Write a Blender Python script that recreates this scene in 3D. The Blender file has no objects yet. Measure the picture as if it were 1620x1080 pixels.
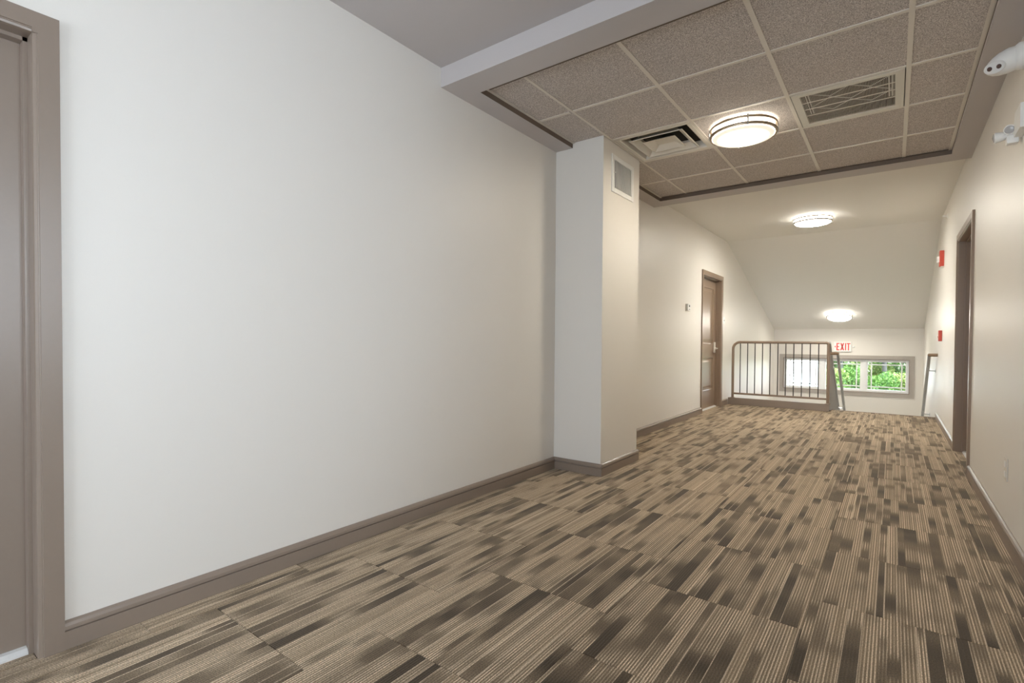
import bpy, math, random
from mathutils import Vector, Matrix
random.seed(7)
S = bpy.context.scene
COL = S.collection

# ------------------------------------------------------------------ camera
YAW, PITCH, ROLL = -.642876, -.0180338, -.0064152
fwd = Vector((math.sin(YAW)*math.cos(PITCH), math.cos(YAW)*math.cos(PITCH), math.sin(PITCH)))
rgt = Vector((math.cos(YAW), -math.sin(YAW), 0))
upv = rgt.cross(fwd)
r2 = math.cos(ROLL)*rgt - math.sin(ROLL)*upv
u2 = math.cos(ROLL)*upv + math.sin(ROLL)*rgt
cd = bpy.data.cameras.new('camera')
cam = bpy.data.objects.new('camera', cd); COL.objects.link(cam)
cam.matrix_world = Matrix(((r2.x, u2.x, -fwd.x, 2.20903), (r2.y, u2.y, -fwd.y, 0), (r2.z, u2.z, -fwd.z, 1.043), (0, 0, 0, 1)))
cd.sensor_width = 36; cd.lens = 805.077/1620*36; cd.shift_y = 12.2225/1620
cd.clip_start = .02; cd.clip_end = 400
S.camera = cam

# ------------------------------------------------------------------ light, sky, exposure
S.view_settings.view_transform = 'Standard'; S.view_settings.look = 'None'
S.view_settings.gamma = 1; S.view_settings.use_curve_mapping = False
S.view_settings.exposure = 1.87
SKY_STRENGTH = 3.8
SKY_COLOR = (.86, .91, 1.04, 1)
LAMP_STRENGTH = 42.0       # lamp in the tiled ceiling
FAR_LAMP_STRENGTH = 124.0  # the two whiter, brighter lamps beyond it
w = bpy.data.worlds.new('sky'); S.world = w; w.use_nodes = True
bg = w.node_tree.nodes['Background']; bg.inputs[0].default_value = SKY_COLOR; bg.inputs[1].default_value = SKY_STRENGTH
sl = bpy.data.lights.new('sun', 'SUN'); sl.energy = 3.0; sl.angle = .03; sl.color = (1, .95, .85)
sun = bpy.data.objects.new('sun', sl); COL.objects.link(sun)
sun.location = (-20, -20, 40)
sun.rotation_euler = Vector((.30, .36, -.88)).to_track_quat('-Z', 'Y').to_euler()
def portal(name, loc, direction, sx, sy):
    l = bpy.data.lights.new(name, 'AREA'); l.shape = 'RECTANGLE'; l.size = sx; l.size_y = sy
    l.cycles.is_portal = True
    o = bpy.data.objects.new(name, l); COL.objects.link(o); o.location = loc
    o.rotation_euler = Vector(direction).to_track_quat('-Z', 'Z').to_euler()
portal('window_portal', (1.34, 13.2, .33), (0, -1, 0), 2.3, .72)
portal('window_portal', (2.86, .25, 1.5), (-1, 0, 0), 1.68, 1.28)
portal('window_portal', (1.35, -3.36, 1.375), (0, 1, 0), 2.28, 2.13)
S.cycles.max_bounces = 14; S.cycles.diffuse_bounces = 8; S.cycles.glossy_bounces = 4; S.cycles.transparent_max_bounces = 12
S.cycles.sample_clamp_indirect = 6; S.cycles.caustics_reflective = False; S.cycles.caustics_refractive = False

# ------------------------------------------------------------------ dimensions (metres)
W = 2.70                       # corridor width
ZS, ZG, ZC = 2.564, 2.599, 2.68   # soffit underside, grid, plaster ceiling
YB = 13.07                     # far wall
Y0 = -3.2                      # wall behind the camera
YSL, ZSL = 8.855, 1.328        # start of the slope, its foot height
BEAM0, TRAY0, TRAY1, BEAM1 = 2.218, 2.406, 5.425, 5.632
TX0, TX1 = .151, 2.563         # tray opening across
CX, CY0, CY1 = .422, 3.531, 4.212 # the boxed column
SLOPE = (ZC-ZSL)/(YB-YSL)
FE = 9.20                      # floor edge at the stairs

# ------------------------------------------------------------------ mesh helper
WL = {}
class MB:
    def __init__(s): s.v = []; s.f = []
    def box(s, x0, y0, z0, x1, y1, z1):
        if x0 > x1: x0, x1 = x1, x0
        if y0 > y1: y0, y1 = y1, y0
        if z0 > z1: z0, z1 = z1, z0
        n = len(s.v)
        s.v += [(x0,y0,z0),(x1,y0,z0),(x1,y1,z0),(x0,y1,z0),(x0,y0,z1),(x1,y0,z1),(x1,y1,z1),(x0,y1,z1)]
        s.f += [tuple(n+i for i in q) for q in ((3,2,1,0),(4,5,6,7),(0,1,5,4),(1,2,6,5),(2,3,7,6),(3,0,4,7))]
        return s
    def bbox(s, x0, y0, z0, x1, y1, z1, b=.004):
        """box with chamfered edges"""
        if x0 > x1: x0, x1 = x1, x0
        if y0 > y1: y0, y1 = y1, y0
        if z0 > z1: z0, z1 = z1, z0
        b = min(b, (x1-x0)*.45, (y1-y0)*.45, (z1-z0)*.45)
        import bmesh
        bm = bmesh.new(); bmesh.ops.create_cube(bm, size=1)
        for v in bm.verts: v.co = Vector((x0+(v.co.x+.5)*(x1-x0), y0+(v.co.y+.5)*(y1-y0), z0+(v.co.z+.5)*(z1-z0)))
        bmesh.ops.bevel(bm, geom=bm.edges[:], offset=b, segments=2, profile=.5, affect='EDGES')
        n = len(s.v); bm.verts.index_update()
        s.v += [tuple(v.co) for v in bm.verts]; s.f += [tuple(n+v.index for v in f.verts) for f in bm.faces]
        bm.free(); return s
    def prism(s, poly, axis, a, b):
        """poly: list of 2D points, extruded along axis from a to b. x:(y,z) y:(x,z) z:(x,y)"""
        n = len(s.v); k = len(poly)
        def P(p, t):
            return (t, p[0], p[1]) if axis == 'x' else (p[0], t, p[1]) if axis == 'y' else (p[0], p[1], t)
        s.v += [P(p, a) for p in poly] + [P(p, b) for p in poly]
        s.f += [tuple(n+i for i in range(k))[::-1], tuple(n+k+i for i in range(k))]
        s.f += [(n+i, n+(i+1) % k, n+k+(i+1) % k, n+k+i) for i in range(k)]
        return s
    def tube(s, pts, r, n=12, cap=True):
        pts = [Vector(p) for p in pts]; rings = []
        rr = r if isinstance(r, (list, tuple)) else [r]*len(pts)
        ref = None
        for i, p in enumerate(pts):
            d = (pts[min(i+1, len(pts)-1)]-pts[max(i-1, 0)]).normalized()
            if ref is None:
                ref = Vector((0, 0, 1)) if abs(d.z) < .9 else Vector((1, 0, 0))
            a = d.cross(ref).normalized(); b = a.cross(d).normalized(); ref = b
            base = len(s.v)
            for k in range(n):
                t = 2*math.pi*k/n
                s.v.append(tuple(p+rr[i]*(math.cos(t)*a+math.sin(t)*b)))
            rings.append(base)
        for i in range(len(rings)-1):
            for k in range(n):
                s.f.append((rings[i]+k, rings[i]+(k+1) % n, rings[i+1]+(k+1) % n, rings[i+1]+k))
        if cap:
            s.f.append(tuple(rings[0]+k for k in range(n))[::-1]); s.f.append(tuple(rings[-1]+k for k in range(n)))
        return s
    def lathe(s, prof, n=48, M=None, c=(0, 0, 0), cap=True):
        """prof: list of (radius, z); M optional matrix"""
        M = M or Matrix.Translation(c); rings = []
        for r, z in prof:
            base = len(s.v)
            for k in range(n):
                t = 2*math.pi*k/n
                s.v.append(tuple(M @ Vector((r*math.cos(t), r*math.sin(t), z))))
            rings.append(base)
        for i in range(len(rings)-1):
            for k in range(n):
                s.f.append((rings[i]+k, rings[i]+(k+1) % n, rings[i+1]+(k+1) % n, rings[i+1]+k))
        if cap:
            if prof[0][0] > 1e-6: s.f.append(tuple(rings[0]+k for k in range(n))[::-1])
            if prof[-1][0] > 1e-6: s.f.append(tuple(rings[-1]+k for k in range(n)))
        return s
    def mesh(s, name, mat, smooth=False, off=Vector((0, 0, 0))):
        me = bpy.data.meshes.new(name)
        me.from_pydata([tuple(Vector(v)-off) for v in s.v], [], s.f)
        import bmesh
        bm = bmesh.new(); bm.from_mesh(me)
        bmesh.ops.remove_doubles(bm, verts=bm.verts, dist=1e-6) if smooth else None
        bmesh.ops.recalc_face_normals(bm, faces=bm.faces); bm.to_mesh(me); bm.free()
        me.materials.append(mat)
        if smooth:
            for p in me.polygons: p.use_smooth = True
            me.set_sharp_from_angle(angle=math.radians(38))
        return me
    def build(s, name, mat, parent=None, smooth=False, origin=None, local=False, label=None):
        pw = WL.get(parent.name, Vector((0, 0, 0))) if parent else Vector((0, 0, 0))
        org = Vector(origin) if origin is not None else (Vector((0, 0, 0)) if (local or not parent) else pw)
        me = s.mesh(name, mat, smooth, org)
        o = bpy.data.objects.new(name, me); COL.objects.link(o)
        if parent: o.parent = parent
        o.location = org if (local or not parent) else org-pw
        WL[o.name] = Vector(org) if not local else Vector((0, 0, 0))
        if label: o['label'] = label
        return o
def empty(name, loc, label, cat, group=None, rot=None):
    o = bpy.data.objects.new(name, None); COL.objects.link(o); o.location = loc; o.empty_display_size = .1
    if rot: o.rotation_euler = rot
    WL[o.name] = Vector(loc)
    return tag(o, label, cat, group)
def tag(o, label, cat, group=None):
    o['label'] = label; o['category'] = cat
    if group: o['group'] = group
    return o
def struct(o, label=None):
    o['kind'] = 'structure'
    if label: o['label'] = label
    return o

# ------------------------------------------------------------------ materials
def new_mat(name):
    m = bpy.data.materials.new(name); m.use_nodes = True
    nt = m.node_tree; b = nt.nodes['Principled BSDF']
    return m, nt, b
def N(nt, t, **k):
    n = nt.nodes.new(t)
    for a, v in k.items(): setattr(n, a, v)
    return n
def setin(n, i, v): n.inputs[i].default_value = v
def math_(nt, op, a, b=None, c=None):
    n = N(nt, 'ShaderNodeMath', operation=op)
    for i, x in enumerate((a, b, c)):
        if x is None: continue
        if isinstance(x, (int, float)): n.inputs[i].default_value = x
        else: nt.links.new(x, n.inputs[i])
    return n.outputs[0]
def simple(name, col, rough=.5, metal=0, var=.03, scale=40, bump=.0, spec=.5):
    m, nt, b = new_mat(name)
    tc = N(nt, 'ShaderNodeTexCoord'); no = N(nt, 'ShaderNodeTexNoise'); setin(no, 'Scale', scale); setin(no, 'Detail', 3)
    nt.links.new(tc.outputs['Object'], no.inputs['Vector'])
    mx = N(nt, 'ShaderNodeMix', data_type='RGBA')
    mx.inputs[6].default_value = tuple(c*(1-var) for c in col)+(1,); mx.inputs[7].default_value = tuple(min(1, c*(1+var)) for c in col)+(1,)
    nt.links.new(no.outputs['Fac'], mx.inputs[0]); nt.links.new(mx.outputs[2], b.inputs['Base Color'])
    setin(b, 'Roughness', rough); setin(b, 'Metallic', metal); setin(b, 'Specular IOR Level', spec)
    if bump:
        bp = N(nt, 'ShaderNodeBump'); setin(bp, 'Strength', bump); setin(bp, 'Distance', .002)
        nt.links.new(no.outputs['Fac'], bp.inputs['Height']); nt.links.new(bp.outputs[0], b.inputs['Normal'])
    return m
PAINT = simple('wall_paint', (.75, .72, .67), .45, var=.012, scale=300, bump=.05)
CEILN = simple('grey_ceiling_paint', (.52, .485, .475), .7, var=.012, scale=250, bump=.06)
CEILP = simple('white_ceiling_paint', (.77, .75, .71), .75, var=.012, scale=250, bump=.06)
TRIM = simple('taupe_trim_paint', (.25, .197, .158), .33, var=.03, scale=60)
BROWN = simple('warm_lit_trim_paint', (.27, .195, .138), .33, var=.04, scale=60)  # taupe trim with the warm lamp tint put into its colour
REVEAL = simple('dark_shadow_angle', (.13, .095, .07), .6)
WTRIM = simple('pale_window_trim', (.40, .36, .32), .4, var=.03, scale=60)  # window casings, paler than the other trim
RAILM = simple('bronze_rail_paint', (.25, .18, .13), .35, var=.04, scale=80)
WOODR = simple('brown_handrail_cap', (.24, .16, .10), .4, var=.15, scale=90)
BALU = simple('dark_baluster_paint', (.045, .04, .035), .4)
STEEL = simple('brushed_steel', (.55, .56, .57), .3, metal=1.0)
GREYR = simple('grey_handrail_paint', (.40, .39, .38), .3, var=.03)
NICK = simple('brushed_nickel', (.42, .34, .26), .35, metal=1.0)
WHITE = simple('white_plastic', (.82, .82, .80), .35)
WVIN = simple('white_vinyl', (.85, .86, .86), .35)
LBL = simple('pale_metal', (.70, .66, .60), .4)
TBAR = simple('grid_bar_paint', (.70, .65, .58), .4, var=.02)
VENTP = simple('vent_enamel', (.66, .62, .55), .38)
DARK = simple('dark_void', (.03, .026, .022), .9)
LENSG = simple('dark_lens', (.09, .05, .04), .15)
GREYL = simple('grey_lens', (.42, .41, .40), .2)
RED = simple('red_plastic', (.55, .06, .03), .35)
EXRED = simple('exit_red', (.75, .07, .06), .4)
THRESH = simple('pale_threshold_metal', (.66, .65, .63), .3)
CONC = simple('pale_stair_bounce', (.55, .54, .51), .5, var=.05, scale=120)  # unseen stairs and landing made pale to bounce light onto the slope
BLADE = simple('grey_blade', (.55, .50, .44), .5)
SIDING = simple('white_siding', (.80, .80, .82), .6)
ROOFM = simple('grey_shingles', (.12, .12, .13), .9, var=.3, scale=8)
BARK = simple('grey_bark', (.10, .095, .09), .9, var=.35, scale=6)

def tile_mat():
    m, nt, b = new_mat('mineral_fibre_tile')
    tc = N(nt, 'ShaderNodeTexCoord'); oi = N(nt, 'ShaderNodeObjectInfo')
    add = N(nt, 'ShaderNodeVectorMath', operation='ADD')
    nt.links.new(tc.outputs['Object'], add.inputs[0]); nt.links.new(oi.outputs['Location'], add.inputs[1])
    n1 = N(nt, 'ShaderNodeTexNoise'); setin(n1, 'Scale', 230); setin(n1, 'Detail', 2)
    n2 = N(nt, 'ShaderNodeTexVoronoi'); setin(n2, 'Scale', 190)
    for n in (n1, n2): nt.links.new(add.outputs[0], n.inputs['Vector'])
    f = math_(nt, 'ADD', math_(nt, 'MULTIPLY', n1.outputs['Fac'], .75), math_(nt, 'MULTIPLY', n2.outputs['Distance'], .35))
    r = N(nt, 'ShaderNodeValToRGB'); e = r.color_ramp.elements
    e[0].position = .42; e[0].color = (.31, .275, .255, 1); e[1].position = .72; e[1].color = (.78, .72, .68, 1)
    k = e.new(.56); k.color = (.54, .49, .455, 1)
    nt.links.new(f, r.inputs[0]); nt.links.new(r.outputs[0], b.inputs['Base Color'])
    bp = N(nt, 'ShaderNodeBump'); setin(bp, 'Strength', .5); setin(bp, 'Distance', .003)
    nt.links.new(f, bp.inputs['Height']); nt.links.new(bp.outputs[0], b.inputs['Normal'])
    setin(b, 'Roughness', .9); return m
TILE = tile_mat()

def carpet_mat():
    m, nt, b = new_mat('striped_loop_carpet')
    tc = N(nt, 'ShaderNodeTexCoord'); oi = N(nt, 'ShaderNodeObjectInfo')
    sp = N(nt, 'ShaderNodeSeparateXYZ'); nt.links.new(tc.outputs['Object'], sp.inputs[0])
    X, Y = sp.outputs[0], sp.outputs[1]; rnd = oi.outputs['Random']
    wx = math_(nt, 'ADD', math_(nt, 'MULTIPLY', X, 25.0), math_(nt, 'MULTIPLY', rnd, 517.0))
    vo = N(nt, 'ShaderNodeTexVoronoi', voronoi_dimensions='1D'); setin(vo, 'Scale', 1.0); nt.links.new(wx, vo.inputs['W'])
    ve = N(nt, 'ShaderNodeTexVoronoi', voronoi_dimensions='1D', feature='DISTANCE_TO_EDGE'); setin(ve, 'Scale', 1.0); nt.links.new(wx, ve.inputs['W'])
    sc = N(nt, 'ShaderNodeSeparateColor'); nt.links.new(vo.outputs['Color'], sc.inputs[0])
    b1, b2, b3 = sc.outputs
    cv = N(nt, 'ShaderNodeCombineXYZ')
    nt.links.new(math_(nt, 'MULTIPLY', b2, 53.0), cv.inputs[0]); nt.links.new(math_(nt, 'MULTIPLY', Y, 3.0), cv.inputs[1]); nt.links.new(math_(nt, 'MULTIPLY', rnd, 71.0), cv.inputs[2])
    ny = N(nt, 'ShaderNodeTexNoise'); setin(ny, 'Scale', 1.0); setin(ny, 'Detail', 1.0); nt.links.new(cv.outputs[0], ny.inputs['Vector'])
    # lightness of the band at this place
    L = math_(nt, 'ADD', math_(nt, 'MULTIPLY', b1, .55), math_(nt, 'MULTIPLY', math_(nt, 'SUBTRACT', ny.outputs['Fac'], .5), 2.3))
    L = math_(nt, 'ADD', L, .36)
    r = N(nt, 'ShaderNodeValToRGB'); e = r.color_ramp.elements
    e[0].position = .12; e[0].color = (.043, .028, .014, 1); e[1].position = .95; e[1].color = (.23, .166, .101, 1)
    k = e.new(.45); k.color = (.14, .10, .06, 1)
    nt.links.new(L, r.inputs[0])
    # fine pinstripes running along the corridor
    s1 = math_(nt, 'SINE', math_(nt, 'MULTIPLY', X, 2*math.pi/.0098))
    s2 = N(nt, 'ShaderNodeMapRange'); s2.inputs[1].default_value = -.1; s2.inputs[2].default_value = .75; nt.links.new(s1, s2.inputs[0])
    Lc = N(nt, 'ShaderNodeMapRange'); Lc.inputs[1].default_value = .42; Lc.inputs[2].default_value = .66; nt.links.new(L, Lc.inputs[0])
    wn = N(nt, 'ShaderNodeTexWhiteNoise', noise_dimensions='1D'); nt.links.new(math_(nt, 'FLOOR', math_(nt, 'ADD', math_(nt, 'MULTIPLY', math_(nt, 'ADD', X, .00245), 1/.0098), math_(nt, 'MULTIPLY', rnd, 900.0))), wn.inputs['W'])
    pin = math_(nt, 'MULTIPLY', math_(nt, 'MULTIPLY', s2.outputs[0], Lc.outputs[0]), math_(nt, 'ADD', math_(nt, 'MULTIPLY', wn.outputs['Value'], .65), .25))
    edge = N(nt, 'ShaderNodeMapRange'); edge.inputs[1].default_value = .075; edge.inputs[2].default_value = .035; nt.links.new(ve.outputs['Distance'], edge.inputs[0])
    ed = math_(nt, 'MULTIPLY', math_(nt, 'MULTIPLY', edge.outputs[0], math_(nt, 'GREATER_THAN', b3, .55)), .6)
    fac = math_(nt, 'MAXIMUM', pin, ed)
    mx = N(nt, 'ShaderNodeMix', data_type='RGBA'); nt.links.new(fac, mx.inputs[0]); nt.links.new(r.outputs[0], mx.inputs[6]); mx.inputs[7].default_value = (.82, .66, .48, 1)
    g = N(nt, 'ShaderNodeTexNoise'); setin(g, 'Scale', 230); setin(g, 'Detail', 2); nt.links.new(tc.outputs['Object'], g.inputs['Vector'])
    gm = N(nt, 'ShaderNodeMapRange'); gm.inputs[1].default_value = .3; gm.inputs[2].default_value = .7; gm.inputs[3].default_value = .5; gm.inputs[4].default_value = 1.5
    nt.links.new(g.outputs['Fac'], gm.inputs[0])
    mu = N(nt, 'ShaderNodeVectorMath', operation='SCALE'); nt.links.new(mx.outputs[2], mu.inputs[0]); nt.links.new(gm.outputs[0], mu.inputs['Scale'])
    nt.links.new(mu.outputs[0], b.inputs['Base Color'])
    h = math_(nt, 'ADD', math_(nt, 'MULTIPLY', s1, .4), g.outputs['Fac'])
    bp = N(nt, 'ShaderNodeBump'); setin(bp, 'Strength', .45); setin(bp, 'Distance', .002); nt.links.new(h, bp.inputs['Height']); nt.links.new(bp.outputs[0], b.inputs['Normal'])
    setin(b, 'Roughness', .85); setin(b, 'Specular IOR Level', .35)
    setin(b, 'Sheen Weight', .3); setin(b, 'Sheen Tint', (1, .84, .66, 1)); setin(b, 'Sheen Roughness', .4)
    return m
CARPET = carpet_mat()

def glass_mat():
    m, nt, b = new_mat('window_glass'); nt.nodes.remove(b)
    t = N(nt, 'ShaderNodeBsdfTransparent'); t.inputs[0].default_value = (.95, .98, .97, 1)
    g = N(nt, 'ShaderNodeBsdfGlossy'); setin(g, 'Roughness', .02)
    fr = N(nt, 'ShaderNodeFresnel'); setin(fr, 'IOR', 1.45)
    mx = N(nt, 'ShaderNodeMixShader'); nt.links.new(fr.outputs[0], mx.inputs[0]); nt.links.new(t.outputs[0], mx.inputs[1]); nt.links.new(g.outputs[0], mx.inputs[2])
    nt.links.new(mx.outputs[0], nt.nodes['Material Output'].inputs[0]); return m
GLASS = glass_mat()

def lamp_mat(name, hot, edge, R, col=(1, .90, .74, 1)):
    """glowing acrylic: hottest over the bulbs in the middle"""
    m, nt, b = new_mat(name)
    tc = N(nt, 'ShaderNodeTexCoord'); ln = N(nt, 'ShaderNodeVectorMath', operation='LENGTH'); nt.links.new(tc.outputs['Object'], ln.inputs[0])
    mr = N(nt, 'ShaderNodeMapRange', interpolation_type='SMOOTHSTEP'); mr.inputs[1].default_value = R*.2; mr.inputs[2].default_value = R; mr.inputs[3].default_value = hot; mr.inputs[4].default_value = edge
    nt.links.new(ln.outputs['Value'], mr.inputs[0]); nt.links.new(mr.outputs[0], b.inputs['Emission Strength'])
    b.inputs['Emission Color'].default_value = col; b.inputs['Base Color'].default_value = (.8, .78, .7, 1); setin(b, 'Roughness', .35)
    return m
LENS = lamp_mat('lit_lamp_lens', LAMP_STRENGTH*1.9, .2, .2)
DRUM = lamp_mat('lit_lamp_drum', 3.0, 3.0, .2)
FCOL = (1, .96, .87, 1)
LENS2 = lamp_mat('bright_lamp_lens', FAR_LAMP_STRENGTH*1.5, 1.5, .21, FCOL)
DRUM2 = lamp_mat('bright_lamp_drum', 6.0, 6.0, .2, FCOL)
LENS3 = lamp_mat('stair_lamp_lens', FAR_LAMP_STRENGTH*.8, 1.5, .21, FCOL)

def leaf_mat(name, c1, c2):
    m, nt, b = new_mat(name)
    ge = N(nt, 'ShaderNodeNewGeometry'); r = N(nt, 'ShaderNodeValToRGB')
    r.color_ramp.elements[0].color = c1+(1,); r.color_ramp.elements[1].color = c2+(1,)
    nt.links.new(ge.outputs['Random Per Island'], r.inputs[0]); nt.links.new(r.outputs[0], b.inputs['Base Color']); setin(b, 'Roughness', .6)
    tr = N(nt, 'ShaderNodeBsdfTranslucent'); nt.links.new(r.outputs[0], tr.inputs[0])
    mx = N(nt, 'ShaderNodeMixShader'); mx.inputs[0].default_value = .4; nt.links.new(b.outputs[0], mx.inputs[1]); nt.links.new(tr.outputs[0], mx.inputs[2])
    nt.links.new(mx.outputs[0], nt.nodes['Material Output'].inputs[0]); return m
LEAF_A = leaf_mat('green_leaves', (.03, .10, .016), (.14, .27, .05))
LEAF_B = leaf_mat('yellow_green_leaves', (.09, .17, .03), (.32, .38, .12))
LAWN = simple('mown_lawn', (.075, .12, .045), .9, var=.35, scale=3)

# ------------------------------------------------------------------ room shell
T = .14
# doors: inner clear opening along y
D1 = (-.535, .388, 2.008); D2 = (7.541, 8.510, 2.008); D3 = (5.367, 6.462, 2.008)
LIN = .02                      # jamb lining thickness
ADDED_WIN2 = (-.6, 1.1, .85, 2.15)   # added unseen window beside the camera, daylight for the left wall
WIN1 = (.197, 2.485, -.015, .69)

wl = MB(); ztop = ZC+.06
segs = [(Y0, D1[0]-LIN), (D1[1]+LIN, D2[0]-LIN)]
for a, b in segs: wl.box(-T, a, -.25, 0, b, ztop)
for d in (D1, D2): wl.box(-T, d[0]-LIN, d[2]+LIN, 0, d[1]+LIN, ztop); wl.box(-T, d[0]-LIN, -.25, 0, d[1]+LIN, -.008)
wl.prism([(D2[1]+LIN, -3.4), (YB+.2, -3.4), (YB+.2, ZSL+.02), (YB, ZSL+.06), (YSL, ztop), (D2[1]+LIN, ztop)], 'x', -T, 0)
wl.box(-T, 8.2, -3.4, 0, D2[1]+LIN, -.25)
WALL_L = struct(wl.build('wall_left', PAINT))
wr = MB()
wr.box(W, Y0, -.25, W+T, ADDED_WIN2[0], ztop); wr.box(W, ADDED_WIN2[0], -.25, W+T, ADDED_WIN2[1], ADDED_WIN2[2]); wr.box(W, ADDED_WIN2[0], ADDED_WIN2[3], W+T, ADDED_WIN2[1], ztop)
wr.box(W, ADDED_WIN2[1], -.25, W+T, D3[0]-LIN, ztop); wr.box(W, D3[0]-LIN, D3[2]+LIN, W+T, D3[1]+LIN, ztop); wr.box(W, D3[0]-LIN, -.25, W+T, D3[1]+LIN, -.008)
wr.prism([(D3[1]+LIN, -3.4), (YB+.2, -3.4), (YB+.2, ZSL+.02), (YB, ZSL+.06), (YSL, ztop), (D3[1]+LIN, ztop)], 'x', W, W+T)
WALL_R = struct(wr.build('wall_right', PAINT))
wb = MB()
a, b, c, d = WIN1
wb.box(0, YB, -3.4, a, YB+.16, ZSL+.04); wb.box(b, YB, -3.4, W, YB+.16, ZSL+.04); wb.box(a, YB, -3.4, b, YB+.16, c); wb.box(a, YB, d, b, YB+.16, ZSL+.04)
struct(wb.build('wall_far', PAINT))
ADDED_WIN3 = (.2, 2.5, .3, 2.45)  # added unseen window behind the camera, daylight for column and beam
struct(MB().box(0, Y0-.14, -.25, ADDED_WIN3[0], Y0, ztop).box(ADDED_WIN3[1], Y0-.14, -.25, W, Y0, ztop).box(ADDED_WIN3[0], Y0-.14, -.25, ADDED_WIN3[1], Y0, ADDED_WIN3[2]).box(ADDED_WIN3[0], Y0-.14, ADDED_WIN3[3], ADDED_WIN3[1], Y0, ztop).build('wall_rear', PAINT))
struct(MB().box(.0, CY0, 0, CX, CY1, ZG+.012).build('wall_column', PAINT), 'white boxed column standing against the left wall')

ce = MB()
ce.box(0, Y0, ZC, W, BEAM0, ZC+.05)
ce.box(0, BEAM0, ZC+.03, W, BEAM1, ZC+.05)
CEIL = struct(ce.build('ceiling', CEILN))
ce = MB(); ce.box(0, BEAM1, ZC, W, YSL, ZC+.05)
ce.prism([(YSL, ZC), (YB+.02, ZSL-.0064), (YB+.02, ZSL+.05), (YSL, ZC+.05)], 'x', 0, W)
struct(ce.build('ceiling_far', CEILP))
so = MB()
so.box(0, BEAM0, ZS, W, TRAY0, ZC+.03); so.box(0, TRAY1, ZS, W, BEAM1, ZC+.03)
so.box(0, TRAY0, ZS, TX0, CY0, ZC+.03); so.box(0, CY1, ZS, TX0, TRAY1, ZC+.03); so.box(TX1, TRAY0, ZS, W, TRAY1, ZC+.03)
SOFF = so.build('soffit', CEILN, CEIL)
# suspended grid
GX = [TX0, .427, 1.036, 1.6455, 2.255, TX1]; GY = [TRAY0, 3.039, 3.648, 4.258, 4.868, TRAY1]
HB = .012
DIFF_CELL, GRIL_CELL = (1, 2), (3, 2)
tile_cache = {}
def cut_cell(i, j):
    """rectangles of a cell left over beside the column"""
    x0, x1, y0, y1 = GX[i], GX[i+1], GY[j], GY[j+1]
    if i == 0 and y0 < CY1 and y1 > CY0:
        out = []
        if y0 < CY0-.01: out.append((x0, x1, y0, CY0))
        if y1 > CY1+.01: out.append((x0, x1, CY1, y1))
        return out
    return [(x0, x1, y0, y1)]
for i in range(5):
    for j in range(5):
        if (i, j) in (DIFF_CELL, GRIL_CELL): continue
        for x0, x1, y0, y1 in cut_cell(i, j):
            sx, sy = x1-x0, y1-y0; key = (round(sx, 3), round(sy, 3))
            if key not in tile_cache:
                tile_cache[key] = MB().bbox(-sx/2+.002, -sy/2+.002, .0035, sx/2-.002, sy/2-.002, .018, .003).mesh('ceiling_tile', TILE)
            o = bpy.data.objects.new('ceiling_tile', tile_cache[key]); COL.objects.link(o); o.parent = CEIL
            o.location = ((x0+x1)/2, (y0+y1)/2, ZG)
# grid bars: mains along y, cross tees along x, angle at the edge
def tee(x0, y0, x1, y1, name):
    m = MB(); m.box(x0, y0, ZG-.001, x1, y1, ZG+.0035)
    if x1-x0 > y1-y0: m.box(x0, (y0+y1)/2-.003, ZG+.0035, x1, (y0+y1)/2+.003, ZG+.03)
    else: m.box((x0+x1)/2-.003, y0, ZG+.0035, (x0+x1)/2+.003, y1, ZG+.03)
    return m.build(name, TBAR, CEIL)
for x in GX[1:5]:
    if x < CX+.02: # runs along the column face
        tee(x-HB+.012, TRAY0, x+HB+.006, TRAY1, 'main_bar')
    else: tee(x-HB, TRAY0, x+HB, TRAY1, 'main_bar')
edges = [GX[0]]+[x for x in GX[1:5]]+[GX[5]]
for y in GY[1:5]:
    for i in range(5):
        if i == 0 and CY0-.02 < y < CY1+.02: continue
        tee(edges[i]+(HB if i else 0), y-HB, edges[i+1]-(HB if i < 4 else 0), y+HB, 'cross_bar')
an = MB()
for a in ((TX0, TRAY0, TX0+.022, CY0), (TX0, CY1, TX0+.022, TRAY1), (TX1-.022, TRAY0, TX1, TRAY1)):
    an.box(a[0], a[1], ZG-.0015, a[2], a[3], ZG+.002)
an.build('wall_angle', TBAR, CEIL)
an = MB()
for a in ((TX0, TRAY0, TX1, TRAY0+.066), (TX0, TRAY1-.022, TX1, TRAY1)): an.box(a[0], a[1], ZG-.0012, a[2], a[3], ZG+.002)  # near strip widened, its dark colour stands in for shade at the tray edge
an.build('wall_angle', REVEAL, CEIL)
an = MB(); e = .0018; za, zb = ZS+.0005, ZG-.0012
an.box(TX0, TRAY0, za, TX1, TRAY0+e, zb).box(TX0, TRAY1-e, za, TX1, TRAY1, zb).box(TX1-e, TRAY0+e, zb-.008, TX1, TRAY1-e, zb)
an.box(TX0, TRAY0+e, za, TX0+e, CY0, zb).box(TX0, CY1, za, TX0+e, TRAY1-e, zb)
an.build('shadow_angle', REVEAL, CEIL)

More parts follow.
